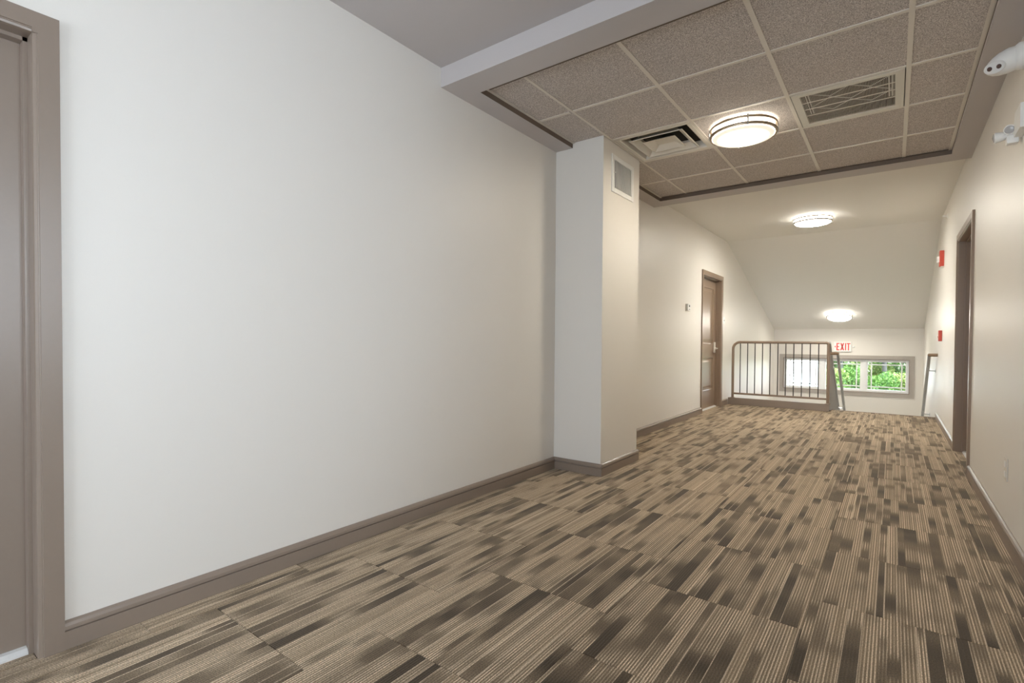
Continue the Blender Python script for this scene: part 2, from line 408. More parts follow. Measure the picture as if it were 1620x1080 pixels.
# ------------------------------------------------------------------ floor of carpet tiles
fl = MB(); fl.box(-T, Y0, -.25, W+T, 8.2, -.0065); fl.box(0, 8.2, -.25, W, 8.95, -.0065); fl.box(1.40, 8.95, -.25, W, FE, -.0065)
FLOOR = struct(fl.build('floor', DARK))
ct = {}
def carpet_tile(x0, x1, y0, y1, cx, cy):
    g = .0006
    key = tuple(round(v, 3) for v in (x0-cx, x1-cx, y0-cy, y1-cy))
    if key not in ct:
        m = MB(); t = .0015
        a, b, c, d = x0-cx+g, x1-cx-g, y0-cy+g, y1-cy-g
        n = len(m.v)
        m.v += [(a, c, -.0063), (b, c, -.0063), (b, d, -.0063), (a, d, -.0063), (a, c, -t), (b, c, -t), (b, d, -t), (a, d, -t), (a+t, c+t, 0), (b-t, c+t, 0), (b-t, d-t, 0), (a+t, d-t, 0)]
        m.f += [(3, 2, 1, 0)] + [(i, (i+1) % 4, 4+(i+1) % 4, 4+i) for i in range(4)] + [(4+i, 4+(i+1) % 4, 8+(i+1) % 4, 8+i) for i in range(4)] + [(8, 9, 10, 11)]
        ct[key] = m.mesh('carpet_tile', CARPET)
    o = bpy.data.objects.new('carpet_tile', ct[key]); COL.objects.link(o); o.parent = FLOOR; o.location = (cx, cy, 0)
TS = .61
for k in range(-1, 5):
    x0 = .13+k*TS; x1 = x0+TS; ph = 1.765 if k % 2 else 1.49
    if k == -1: ph = 1.275
    n0 = math.floor((Y0-ph)/TS)
    for n in range(n0, 20):
        y0 = ph+n*TS; y1 = y0+TS
        cx, cy = (x0+x1)/2, (y0+y1)/2
        a, b, c, d = max(x0, 0), min(x1, W), max(y0, Y0), min(y1, FE)
        if b <= 1.46 or a < 1.40: lim = 8.93
        else: lim = FE
        if a < 1.45 < b and d > 8.95:      # tile notched by the curb end: split in two
            if c < 8.95: carpet_tile(a, b, c, 8.95, cx, cy)
            c2 = max(c, 8.95)
            if d-c2 > .02: carpet_tile(1.455, b, c2, d, cx, cy)
            continue
        d = min(d, 8.95 if lim < 9 else FE)
        if d-c < .02 or b-a < .01: continue
        carpet_tile(a, b, c, d, cx, cy)
for (xa, xb, D) in ((-.128, 0, D1), (-.128, 0, D2), (W, W+.128, D3)):
    y = D[0]
    while y < D[1]-.01:
        e = min(y+TS, D[1]); carpet_tile(xa, xb, y, e, (xa+xb)/2+.2, (y+e)/2); y = e
FLOORT = MB().bbox(1.46, FE-.004, -.03, W-.001, FE+.022, .004, .003).build('nosing', RAILM, FLOOR)

# stairs: upper flight under the nosing, landing, lower flight turning back
st = MB()
for i in range(8):
    st.box(1.45, FE+.03+i*.279, -.178*(i+1)-.6, W, FE+.03+(i+1)*.279, -.178*(i+1))
yl = FE+.03+8*.279
st.box(0, yl, -1.8, W, YB, -1.602)
for i in range(8):
    st.box(0, yl-(i+1)*.279, -3.4, 1.40, yl-i*.279, -1.602-.178*(i+1))
STAIR = struct(st.build('floor_stairs', CONC))
struct(MB().box(0, 8.95, -3.4, 1.40, 8.99, -.006).box(1.40, 8.99, -3.4, 1.45, yl, -1.4).build('wall_stairwell', PAINT))
struct(MB().box(-.14, 8.2, -3.5, W+.14, YB+.2, -3.4).build('floor_lower', CONC))

# ------------------------------------------------------------------ baseboards
ZB = .093
def base_profile(p=1):
    # (out, z) going up
    return [(0, 0), (.016, 0), (.016, .060), (.009, .0612), (.009, .0652), (.0175, .0665), (.0165, .078), (.011, .087), (.004, ZB), (0, ZB)]
def base_y(x, sgn, y0, y1):
    m = MB(); m.prism([(x+sgn*o, z) for o, z in base_profile()], 'y', y0, y1); return m
def base_x(y, sgn, x0, x1):
    m = MB(); m.prism([(y+sgn*o, z) for o, z in base_profile()], 'x', x0, x1); return m
CO = .066                     # casing width
struct(base_y(0, 1, D1[1]+CO, CY0-.016).build('baseboard_left', TRIM))
struct(base_y(0, 1, Y0, D1[0]-CO).build('baseboard_left', TRIM))
bc = base_x(CY0, -1, 0.0, CX+.016); bc2 = base_y(CX, 1, CY0-.0, CY1+.016); bc.f += [tuple(i+len(bc.v) for i in f) for f in bc2.f]; bc.v += bc2.v
struct(bc.build('baseboard_column', TRIM))
struct(base_y(0, 1, CY1, D2[0]-CO).build('baseboard_left', TRIM))
struct(base_y(0, 1, D2[1]+CO, 8.93).build('baseboard_left', TRIM))
struct(base_y(W, -1, Y0, D3[0]-CO).build('baseboard_right', TRIM))
struct(base_y(W, -1, D3[1]+CO, 9.03).build('baseboard_right', TRIM))
struct(base_x(Y0, 1, 0, W).build('baseboard_rear', TRIM))

# ------------------------------------------------------------------ doors
def door(name, label, D, xw, s, lever_hi, lock_mat, mat):
    """s: direction into the wall (-1 left wall, +1 right wall)"""
    y0, y1, zt = D
    X = lambda d: xw+s*d
    fr = MB()
    # jamb lining
    fr.box(X(0), y0-LIN, 0, X(.135), y0, zt); fr.box(X(0), y1, 0, X(.135), y1+LIN, zt); fr.box(X(0), y0-LIN, zt, X(.135), y1+LIN, zt+LIN)
    root = struct(fr.build(name, mat), label)
    sp = MB(); sd = .048   # stop
    sp.box(X(sd), y0, 0, X(sd+.036), y0+.012, zt); sp.box(X(sd), y1-.012, 0, X(sd+.036), y1, zt); sp.box(X(sd), y0, zt-.012, X(sd+.036), y1, zt)
    sp.build('door_stop', mat, root)
    # casing: mitred flat boards with an inner bead
    def casing_leg(ya, sg):
        poly = [(X(0), ya), (X(-.017), ya), (X(-.017), ya-sg*.052), (X(-.013), ya-sg*.053), (X(-.013), ya-sg*.056), (X(-.011), ya-sg*.057), (X(-.009), ya-sg*.064), (X(0), ya-sg*CO)]
        return poly
    for ya, sg in ((y0-CO, -1), (y1+CO, 1)):
        m = MB(); m.prism(casing_leg(ya, sg), 'z', 0, zt+CO if False else zt)
        m.box(X(0), ya, zt, X(-.017), ya-sg*CO, zt+CO)
        m.build('casing', mat, root)
    m = MB()
    zz = zt+CO
    poly = [(X(0), zz), (X(-.0168), zz), (X(-.0168), zz-.052), (X(-.013), zz-.053), (X(-.013), zz-.056), (X(-.011), zz-.057), (X(-.009), zz-.064), (X(0), zt)]
    m.prism(poly, 'y', y0, y1); m.build('casing', mat, root)
    # leaf with stiles, rails and raised panels
    df = sd+.036; g = .004
    lf = MB(); ya, yb, za, zb = y0+g, y1-g, .012, zt-g
    lf.box(X(df+.012), ya, za, X(df+.045), yb, zb)
    stl = .12; rails = [(za, .28), (.80, 1.0), (1.88, zb)]
    lf.box(X(df), ya, za, X(df+.012), ya+stl, zb); lf.box(X(df), yb-stl, za, X(df+.012), yb, zb)
    for r0, r1 in rails: lf.box(X(df), ya+stl, r0, X(df+.012), yb-stl, r1)
    leaf = lf.build('door_leaf', mat, root)
    for p0, p1 in ((.28, .80), (1.0, 1.88)):
        pm = MB(); a, b = ya+stl, yb-stl
        # sloped moulding frame and raised field
        def ring(i, d): return [(X(d), a+i, p0+i), (X(d), b-i, p0+i), (X(d), b-i, p1-i), (X(d), a+i, p1-i)]
        R = [ring(.0, df+.001), ring(.006, df-.004), ring(.018, df-.002), ring(.024, df+.010), ring(.05, df+.010), ring(.075, df+.003)]
        for q in R: pm.v += q
        for k in range(len(R)-1):
            for i in range(4): pm.f.append((k*4+i, k*4+(i+1) % 4, k*4+4+(i+1) % 4, k*4+4+i))
        n = (len(R)-1)*4; pm.f.append((n, n+1, n+2, n+3))
        pm.build('door_panel', mat, leaf)
    th = MB(); th.prism([(X(.05), .0), (X(.05), .006), (X(.065), .016), (X(.12), .020), (X(.128), 0)], 'y', y0+.013, y1-.013)
    th.build('threshold', THRESH, root, label='pale metal threshold')
    yk = yb-.075 if lever_hi else ya+.075; sg = -1 if lever_hi else 1
    hd = MB(); hd.bbox(X(df), yk-.033, .86, X(df-.022), yk+.033, 1.03, .008)
    lock = hd.build('door_lock', lock_mat, leaf, smooth=True, label='pale metal electronic lock with lever')
    lv = MB(); lv.tube([(X(df-.015), yk, .93), (X(df-.055), yk, .93), (X(df-.062), yk+sg*.015, .93), (X(df-.062), yk+sg*.11, .928)], .0095, 10)
    lv.lathe([(.018, 0), (.018, .012), (.012, .016)], 16, Matrix.Translation((X(df-.022), yk, .93)) @ Matrix.Rotation(-s*math.pi/2, 4, 'Y'))
    lv.build('lever_handle', lock_mat, leaf, smooth=True)
    hg = MB()
    yh = ya if lever_hi else yb
    for z in (.25, 1.0, 1.78): hg.tube([(X(df-.004), yh, z), (X(df-.004), yh, z+.09)], .006, 8)
    hg.build('hinge', NICK, leaf)
    return root
door('door_1', 'taupe painted door and frame nearest the camera at the left edge', D1, 0, -1, False, NICK, TRIM)
door('door_2', 'warm lit brown panelled door with pale lever lock beyond the column', D2, 0, -1, True, LBL, BROWN)
door('door_3', 'warm lit brown door frame set deep in the right wall', D3, W, 1, False, NICK, BROWN)

# ------------------------------------------------------------------ windows
def window(name, label, P, u0, u1, z0, z1, outw, units, casing, z_low=True):
    """P(u, d, z) -> world; d grows outward from the inner wall face"""
    def bx(m, ua, da, za, ub, db, zb):
        A, B = P(ua, da, za), P(ub, db, zb); m.box(A[0], A[1], A[2], B[0], B[1], B[2])
    m = MB(); t = .022
    for q in ((u0, 0, z0, u0+.012, .1, z1), (u1-.012, 0, z0, u1, .1, z1), (u0, 0, z1-.012, u1, .1, z1), (u0, 0, z0, u1, .1, z0+.012)): bx(m, *q)
    root = struct(m.build(name, TRIM), label)
    for q in ((u0-casing, -.016, z0-casing, u0, 0, z1+casing), (u1, -.016, z0-casing, u1+casing, 0, z1+casing)):
        m = MB(); bx(m, *q)
        e = .012; ua, ub = (q[3]-e, q[3]) if q[0] < u0 else (q[0], q[0]+e)
        bx(m, ua, -.021, z0-.0, ub, -.016, z1); m.build('casing', WTRIM, root)
    for za, zb in ((z1, z1+casing), (z0-casing, z0)):
        m = MB(); bx(m, u0, -.016, za, u1, 0, zb); e = .012
        bx(m, u0, -.021, za if za == z1 else zb-e, u1, -.016, za+e if za == z1 else zb); m.build('casing', WTRIM, root)
    a, b, c, d = u0+.012, u1-.012, z0+.012, z1-.012; fw = .03
    m = MB()
    for q in ((a, .06, c, a+fw, .13, d), (b-fw, .06, c, b, .13, d), (a+fw, .06, d-fw, b-fw, .13, d), (a+fw, .06, c, b-fw, .13, c+fw)): bx(m, *q)
    n = units; mw = .09; step = (b-a)/n
    for k in range(1, n): bx(m, a+step*k-mw/2, .055, c+fw, a+step*k+mw/2, .13, d-fw)
    m.build('window_frame', WVIN, root)
    for k in range(n):
        ua = a+step*k+(mw/2 if k else fw); ub = a+step*(k+1)-(mw/2 if k < n-1 else fw)
        m = MB(); g = .022; c2, d2 = c+fw, d-fw
        for q in ((ua, .075, c2, ua+g, .115, d2), (ub-g, .075, c2, ub, .115, d2), (ua+g, .075, c2, ub-g, .115, c2+g), (ua+g, .075, d2-g, ub-g, .115, d2)): bx(m, *q)
        sash = m.build('sash', WVIN, root)
        m = MB(); bx(m, ua+g, .093, c2+g, ub-g, .097, d2-g); m.build('pane', GLASS, sash)
        off = .085; ww = .011
        for uu in (ua+off, ub-off):
            m = MB(); bx(m, uu-ww, .088, c2+g, uu+ww, .102, d2-g); m.build('muntin', WVIN, sash)
        for zz in (c2+.08, d2-.075):
            m = MB()
            bx(m, ua+g, .0885, zz-ww, ub-g, .1015, zz+ww); m.build('muntin', WVIN, sash)
    return root
window('window_1', 'wide low three part window with white grilles in the far stair wall', lambda u, d, z: (u, YB+d, z), WIN1[0], WIN1[1], WIN1[2], WIN1[3], 1, 3, .075)
window('added_window_2', 'added unseen window in the right wall beside the camera, lighting the left wall', lambda u, d, z: (W+d, u, z), ADDED_WIN2[0], ADDED_WIN2[1], ADDED_WIN2[2], ADDED_WIN2[3], 1, 3, .075)

window('added_window_3', 'added unseen window in the wall behind the camera, lighting column and beam', lambda u, d, z: (u, Y0-d, z), ADDED_WIN3[0], ADDED_WIN3[1], ADDED_WIN3[2], ADDED_WIN3[3], 1, 2, .075)

# ------------------------------------------------------------------ stair guard, curb, rails
CURB = struct(MB().bbox(.017, 8.93, 0, 1.455, 8.99, .113, .004).build('trim_1', TRIM), 'taupe curb board under the stair guard railing')
YR = 8.958
gr = empty('guard_railing', (.76, YR, .113), 'bronze metal guard railing with eleven thin balusters on the curb at the stair opening', 'railing')
def arc(cx, cz, r, a0, a1, n=8): return [(cx+r*math.cos(a0+(a1-a0)*i/n), YR, cz+r*math.sin(a0+(a1-a0)*i/n)) for i in range(n+1)]
rr = .021; xl, xr_, zt = .085, 1.434, 1.032
MB().tube(arc(xl+.11, zt-.11, .11, math.pi, math.pi/2)+arc(xr_-.035, zt-.035, .035, math.pi/2, 0), rr, 14).build('top_rail', RAILM, gr, smooth=True)
MB().tube([(xl, YR, .113), (xl, YR, zt-.11)], rr, 14).lathe([(.04, 0), (.04, .006)], 16, c=(xl, YR, .113)).build('post', RAILM, gr, smooth=True)
MB().tube([(xr_, YR, .113), (xr_, YR, zt-.035)], rr, 14).lathe([(.04, 0), (.04, .006)], 16, c=(xr_, YR, .113)).build('post', RAILM, gr, smooth=True)
MB().bbox(xl+.015, YR-.015, .170, xr_-.015, YR+.015, .200, .005).build('bottom_rail', RAILM, gr)
bal = None
for k in range(11):
    x = .197+.111*k
    if bal is None:
        bal = MB().tube([(x, YR, .20), (x, YR, zt-.012)], .0075, 8).build('baluster', BALU, gr, smooth=True, origin=(x, YR, .2)); bx0 = x
    else:
        o = bal.copy(); COL.objects.link(o); o.parent = gr; o.location = bal.location+Vector((x-bx0, 0, 0))
# guard that runs down along the flight
K = .645
sr = empty('stair_railing', (1.435, 9.1, -.2), 'grey baluster guard sloping down the stairs behind the bronze railing', 'railing')
y0s, y1s = 9.05, 11.45
zline = lambda y, h: h-(y-9.1)*K
MB().tube([(1.435, y0s, zline(y0s, 1.0)), (1.435, y1s, zline(y1s, 1.0))], .021, 12).build('top_rail', GREYR, sr, smooth=True)
MB().tube([(1.435, y0s, zline(y0s, .14)), (1.435, y1s, zline(y1s, .14))], .016, 10).build('bottom_rail', GREYR, sr, smooth=True)
bal = None
for k in range(21):
    y = y0s+.06+k*.111
    if bal is None:
        bal = MB().tube([(1.435, y, zline(y, .14)), (1.435, y, zline(y, .99))], .0075, 8).build('baluster', GREYR, sr, smooth=True, origin=(1.435, y, zline(y, .14))); by = y
    else:
        o = bal.copy(); COL.objects.link(o); o.parent = sr; o.location = bal.location+Vector((0, y-by, -(y-by)*K))
MB().tube([(1.435, y1s, zline(y1s, 1.0)+.02), (1.435, y1s, -1.60)], .021, 12).build('post', GREYR, sr, smooth=True)
# handrails
def handrail(name, label, x, xm, yt):
    """x rail line, xm the surface it is fixed to"""
    zt = .872; h = empty(name, (xm, 9.2, 0), label, 'handrail')
    sg = 1 if xm > x else -1
    MB().tube([(xm, yt, zt), (x+sg*.02, yt, zt), (x, yt+.02, zt), (x, 9.19, zt), (x, 9.2, zt-.003)], .0215, 12).build('rail_extension', WOODR, h, smooth=True, label='brown level top extension')
    pts = [(x, 9.2, zt-.003), (x, 9.26, zt-.035)]+[(x, y, zt-.035-(y-9.26)*K) for y in (10.0, 10.7, 11.4)]
    MB().tube(pts, .0205, 12).build('rail', GREYR, h, smooth=True, label='pale grey sloping rail')
    for y in (9.45, 10.62, 11.3):
        z = zt-.035-(y-9.26)*K
        MB().tube([(xm, y, z-.075), (x+sg*.02, y, z-.075), (x, y, z-.055), (x, y, z-.018)], .007, 8).lathe([(.028, 0), (.028, .005)], 16, Matrix.Translation((xm, y, z-.075)) @ Matrix.Rotation(-sg*math.pi/2, 4, 'Y')).build('bracket', STEEL, h, smooth=True)
    return h
handrail('handrail', 'brown and grey handrail sloping down on the guard beside the exit sign', 1.53, 1.455, 9.02)
handrail('handrail', 'brown and grey handrail on brackets against the right wall of the stairs', 2.615, W, 9.1)

# ------------------------------------------------------------------ ceiling lights
lc = {}
def ceiling_light(loc, label, tilt=0, lens=None, drum=None):
    lens = lens or LENS; drum = drum or DRUM
    r = empty('ceiling_light', loc, label, 'light', 'round nickel ring ceiling lights', (tilt, 0, 0))
    def part(name, fn, mat, lab=None):
        key = name+mat.name
        if key not in lc: lc[key] = fn().mesh(name, mat, True)
        o = bpy.data.objects.new(name, lc[key]); COL.objects.link(o); o.parent = r
        return o
    part('base_pan', lambda: MB().lathe([(.17, 0), (.19, -.002), (.19, -.005), (.17, -.006)], 64), NICK)
    part('drum_shade', lambda: MB().lathe([(.19, -.005), (.204, -.009), (.207, -.05), (.205, -.082)], 64, cap=False), drum)
    part('lens', lambda: MB().lathe([(.2055, -.080), (.2, -.088), (.15, -.098), (.08, -.1035), (.0, -.105)], 64, cap=False), lens)
    for z in (-.026, -.070):
        k = 'ring%g' % z
        if k not in lc: lc[k] = MB().lathe([(.210, z+.008), (.2235, z+.008), (.2255, z+.004), (.2255, z-.006), (.2235, z-.009), (.210, z-.009), (.210, z+.008)], 72, cap=False).mesh('ring', NICK, True)
        o = bpy.data.objects.new('ring', lc[k]); COL.objects.link(o); o.parent = r
    if 'clip' not in lc:
        lc['clip'] = MB().bbox(-.005, -.004, -.086, .005, .005, -.012, .002).mesh('clip', STEEL)
    for a in (20, 110, 200, 290):
        o = bpy.data.objects.new('clip', lc['clip']); COL.objects.link(o); o.parent = r
        t = math.radians(a); o.location = (.228*math.cos(t), .228*math.sin(t), 0); o.rotation_euler = (0, 0, t+math.pi/2)
    return r
ceiling_light((1.318, 3.95, ZG+.0025), 'lit round ceiling light between the two vents in the tiled ceiling')
ceiling_light((1.338, 7.72, ZC), 'lit round ceiling light on the plain ceiling before the slope', 0, LENS2, DRUM2)
yl3 = 12.2
ceiling_light((1.329, yl3, ZC-(yl3-YSL)*SLOPE), 'lit round ceiling light low on the slope above the exit sign', -math.atan(SLOPE), LENS3, DRUM2)

# ------------------------------------------------------------------ supply diffuser
cx, cy = (GX[1]+GX[2])/2+.006, (GY[2]+GY[3])/2
df = empty('air_diffuser', (cx, cy, ZG), 'square stepped supply air diffuser in the ceiling beside the column', 'vent')
def sq_ring(m, r):   # r: list of (half, z)
    n = len(m.v)
    for h, z in r: m.v += [(cx-h, cy-h, z), (cx+h, cy-h, z), (cx+h, cy+h, z), (cx-h, cy+h, z)]
    for k in range(len(r)-1):
        for i in range(4): m.f.append((n+k*4+i, n+k*4+(i+1) % 4, n+k*4+4+(i+1) % 4, n+k*4+4+i))
    return m
sq_ring(MB(), [(.289, ZG+.004), (.289, ZG-.002), (.262, ZG-.002), (.255, ZG+.002), (.235, ZG+.05), (.238, ZG+.055), (.289, ZG+.055), (.289, ZG+.004)]).build('outer_frame', VENTP, df)
for h in (.208,): sq_ring(MB(), [(h, ZG-.004), (h-.008, ZG-.005), (h-.05, ZG+.030), (h-.056, ZG+.045), (h-.059, ZG+.045), (h-.052, ZG+.030), (h-.009, ZG-.001), (h, ZG-.001), (h, ZG-.004)]).build('cone', VENTP, df)
m = sq_ring(MB(), [(.128, ZG-.004), (.122, ZG-.005), (.066, ZG+.026), (.0, ZG+.026)]); m.build('centre_cone', VENTP, df)
MB().box(cx-.285, cy-.285, ZG+.056, cx+.285, cy+.285, ZG+.07).build('neck', DARK, df)

# ------------------------------------------------------------------ return grille
cx, cy = (GX[3]+GX[4])/2, (GY[2]+GY[3])/2
rg = empty('return_grille', (cx, cy, ZG), 'square return air grille with fine blades in the ceiling beside the lit lamp', 'vent')
ho, hi = .2885, .243
m = MB()
for q in ((-ho, -ho, ho, -hi), (-ho, hi, ho, ho), (-ho, -hi, -hi, hi), (hi, -hi, ho, hi)): m.bbox(cx+q[0], cy+q[1], ZG-.003, cx+q[2], cy+q[3], ZG+.008, .002)
m.build('frame', VENTP, rg)
m = MB()
for k in range(66):
    x = cx-hi+(k+.5)*2*hi/66; m.box(x-.0015, cy-hi, ZG+.0005, x+.0015, cy+hi, ZG+.005)
o = m.build('blades', BLADE, rg); o['kind'] = 'stuff'
RH = 2*hi/4.4
for k in (1, 2, 3):
    y = cy-hi+k*RH+.006
    MB().box(cx-hi, y-.0045, ZG-.001, cx+hi, y+.0045, ZG+.001).build('cross_rib', TBAR, rg)
m = MB()
for row in range(3):
    ya = cy-hi+row*RH+.012; yb = ya+RH-.016
    for k in range(4):
        xa = cx-hi+.05+k*.105; up = (k+row) % 2
        m.tube([(xa, yb if up else ya, ZG+.008), (xa+.105, ya if up else yb, ZG+.008)], .003, 5)
for x in (cx-hi+.028, cx-hi+.045, cx+hi-.028, cx+hi-.012): m.box(x-.004, cy-hi, ZG+.0055, x+.004, cy-hi+3*RH, ZG+.0085)
m.build('filter_wire', WHITE, rg, label='white crossing support wires')
MB().box(cx-.28, cy-.28, ZG+.05, cx+.28, cy+.28, ZG+.06).box(cx-.28, cy-.28, ZG+.0105, cx-.26, cy+.28, ZG+.05).box(cx+.26, cy-.28, ZG+.0105, cx+.28, cy+.28, ZG+.05).box(cx-.28, cy-.28, ZG+.0105, cx+.28, cy-.26, ZG+.05).box(cx-.28, cy+.26, ZG+.0105, cx+.28, cy+.28, ZG+.05).build('plenum', DARK, rg)

# ------------------------------------------------------------------ column grille
ya, yb, za, zb = 3.668, 4.08, 2.213, 2.508
vg = empty('wall_grille', (CX, (ya+yb)/2, (za+zb)/2), 'white rectangular grille with upright blades high on the column', 'vent')
m = MB(); fw = .038
for q in ((ya, za, ya+fw, zb), (yb-fw, za, yb, zb), (ya+fw, za, yb-fw, za+fw), (ya+fw, zb-fw, yb-fw, zb)): m.bbox(CX, q[0], q[1], CX+.009, q[2], q[3], .003)
m.build('frame', WHITE, vg)
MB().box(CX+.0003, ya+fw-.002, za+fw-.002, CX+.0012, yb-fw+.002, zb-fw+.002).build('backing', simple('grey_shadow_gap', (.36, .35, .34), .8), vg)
bl = None
for k in range(13):
    y = ya+fw+.012+k*.0258
    if bl is None:
        bl = MB().prism([(CX+.0015, y+.003), (CX+.0075, y-.004), (CX+.0085, y+.001), (CX+.003, y+.0075)], 'z', za+fw, zb-fw).build('blade', WHITE, vg, origin=(CX, y, za)); y00 = y
    else:
        o = bl.copy(); COL.objects.link(o); o.parent = vg; o.location = bl.location+Vector((0, y-y00, 0))
MB().tube([(CX+.008, ya+fw*.6, zb-.14), (CX+.016, ya+fw*.6+.022, zb-.14)], .004, 8).build('damper_lever', WHITE, vg)

# ------------------------------------------------------------------ small things on the walls
th = empty('thermostat', (0, 6.84, 1.49), 'small white thermostat on the left wall beyond the column', 'thermostat')
MB().bbox(0, 6.775, 1.44, .006, 6.905, 1.545, .003).build('back_plate', LBL, th)
MB().bbox(.006, 6.785, 1.45, .03, 6.895, 1.537, .005).build('body', WHITE, th)
MB().box(.03, 6.82, 1.495, .0307, 6.87, 1.525).build('display', simple('grey_display', (.2, .21, .19), .2), th)
MB().bbox(.03, 6.825, 1.462, .0325, 6.865, 1.474, .001).build('button', GREYL, th)
db = empty('wall_plate', (0, 8.67, 1.383), 'small white wall plate with grey button just right of the panelled door', 'plate')
MB().bbox(0, 8.633, 1.325, .008, 8.71, 1.442, .003).build('plate', WHITE, db)
MB().lathe([(.012, 0), (.012, .004), (.008, .006)], 16, Matrix.Translation((.008, 8.671, 1.383)) @ Matrix.Rotation(math.pi/2, 4, 'Y')).build('button', GREYL, db)
ol = empty('outlet_plate', (W, 3.71, .378), 'beige outlet cover plate low on the right wall before the deep doorway', 'outlet')
MB().bbox(W, 3.672, .318, W-.007, 3.75, .438, .003).build('plate', simple('beige_plastic', (.66, .61, .54), .35), ol)
for z in (.352, .404):
    MB().bbox(W-.007, 3.694, z-.016, W-.0095, 3.728, z+.016, .002).build('receptacle', WHITE, ol)
fs = empty('fire_strobe', (W, 8.36, 2.10), 'red fire alarm horn strobe high on the right wall', 'alarm')
MB().bbox(W, 8.30, 2.00, W-.045, 8.42, 2.195, .006).build('housing', RED, fs)
MB().prism([(W-.045, 8.325), (W-.068, 8.335), (W-.068, 8.385), (W-.045, 8.395)], 'z', 2.055, 2.125).build('strobe_lens', WHITE, fs, label='clear white strobe lens')
MB().bbox(W, 8.31, 1.985, W-.03, 8.41, 2.001, .002).build('base', WHITE, fs)
ps = empty('pull_station', (W, 8.43, 1.13), 'red fire alarm pull station on the right wall above the handrail', 'alarm')
MB().bbox(W, 8.375, 1.063, W-.035, 8.485, 1.20, .005).build('housing', RED, ps)
MB().bbox(W-.035, 8.395, 1.105, W-.05, 8.465, 1.135, .004).build('pull_handle', WHITE, ps, label='white pull bar')
sk = empty('sprinkler_head', (W, 7.85, 2.53), 'tiny white sidewall sprinkler head near the top of the right wall', 'sprinkler')
RY = Matrix.Rotation(-math.pi/2, 4, 'Y')
MB().lathe([(.033, 0), (.033, .004), (.016, .012)], 20, Matrix.Translation((W, 7.85, 2.53)) @ RY).build('escutcheon', WHITE, sk, smooth=True)
MB().tube([(W-.01, 7.85, 2.53), (W-.05, 7.85, 2.53)], .008, 10).bbox(W-.056, 7.83, 2.538, W-.03, 7.87, 2.541, .001).build('nozzle', WHITE, sk, smooth=True)

# security camera on the right wall
sc = empty('security_camera', (W, 3.46, 2.42), 'white turret security camera with two dark lenses high at the right edge', 'camera')
RX = Matrix.Translation((W, 3.44, 2.425)) @ RY
MB().lathe([(.062, 0), (.062, .03), (.055, .04), (.05, .045)], 32, RX).build('base', WHITE, sc, smooth=True)
def loft(m, secs, n=28):
    """secs: (centre, half_w, half_h, axis_u, axis_v)"""
    rings = []
    for c, hw, hh, U, V in secs:
        b = len(m.v)
        for k in range(n):
            t = 2*math.pi*k/n; m.v.append(tuple(Vector(c)+U*hw*math.cos(t)+V*hh*math.sin(t)))
        rings.append(b)
    for i in range(len(rings)-1):
        for k in range(n): m.f.append((rings[i]+k, rings[i]+(k+1) % n, rings[i+1]+(k+1) % n, rings[i+1]+k))
    m.f.append(tuple(rings[0]+k for k in range(n))[::-1]); m.f.append(tuple(rings[-1]+k for k in range(n)))
    return m
ax = Vector((-.90, -.10, -.38)).normalized(); U = Vector((0, 1, 0)).cross(ax).cross(ax).normalized()*-1; V = ax.cross(U).normalized()
B0 = Vector((W-.03, 3.45, 2.432))
loft(MB(), [(B0+ax*0, .05, .05, U, V), (B0+ax*.02, .056, .056, U, V), (B0+ax*.055, .054, .054, U, V), (B0+ax*.085, .047, .045, U, V), (B0+ax*.105, .040, .034, U, V), (B0+ax*.118, .028, .020, U, V)]).build('body', WHITE, sc, smooth=True)
# face with two lenses looking back toward the corridor
fn = Vector((-.30, -.86, -.40)).normalized(); fu = Vector((0, 0, 1)).cross(fn).normalized(); fv = fn.cross(fu).normalized()
FC = B0+ax*.082+fn*.047
loft(MB(), [(FC-fn*.02, .040, .030, fu, fv), (FC-fn*.004, .040, .030, fu, fv), (FC, .036, .026, fu, fv)]).build('face', simple('camera_face', (.74, .73, .71), .3), sc, smooth=True)
for k in (-1, 1):
    c = FC+fu*k*.017
    MB_ = loft(MB(), [(c-fn*.004, .0095, .0105, fu, fv), (c+fn*.0015, .0095, .0105, fu, fv), (c+fn*.002, .007, .008, fu, fv)], 20)
    MB_.build('lens', LENSG, sc, smooth=True, label='dark round lens')

# twin head emergency light
el = empty('emergency_light', (W, 3.50, 2.12), 'white twin head emergency light on the right wall below the security camera', 'light')
MB().prism([(3.36, 2.06), (3.53, 2.06), (3.545, 2.09), (3.50, 2.175), (3.36, 2.175)], 'x', W-.03, W).build('housing', WHITE, el)
def head(name, c, d, r, mat):
    q = Vector(d).normalized().to_track_quat('Z', 'Y').to_matrix().to_4x4(); q = Matrix.Translation(c) @ q
    h = MB().lathe([(r*.45, -.05), (r*.8, -.04), (r*1.0, -.012), (r*1.06, 0), (r*.92, .002)], 28, q, cap=True).build('lamp_head', WHITE, el, smooth=True)
    MB().lathe([(r*.9, .0005), (r*.75, .006), (0.0, .010)], 28, q, cap=False).build('lens', mat, h, smooth=True, label='grey lamp lens')
head('lamp_head', (2.655, 3.52, 2.105), (-.30, -.9, -.25), .022, GREYL)
head('lamp_head', (2.606, 3.56, 2.085), (-.95, .05, -.05), .025, GREYL)
MB().tube([(W-.04, 3.53, 2.075), (2.655, 3.54, 2.085), (2.63, 3.55, 2.08)], .012, 10).bbox(2.645, 3.515, 2.035, 2.69, 3.56, 2.075, .006).build('swivel', WHITE, el, smooth=True)

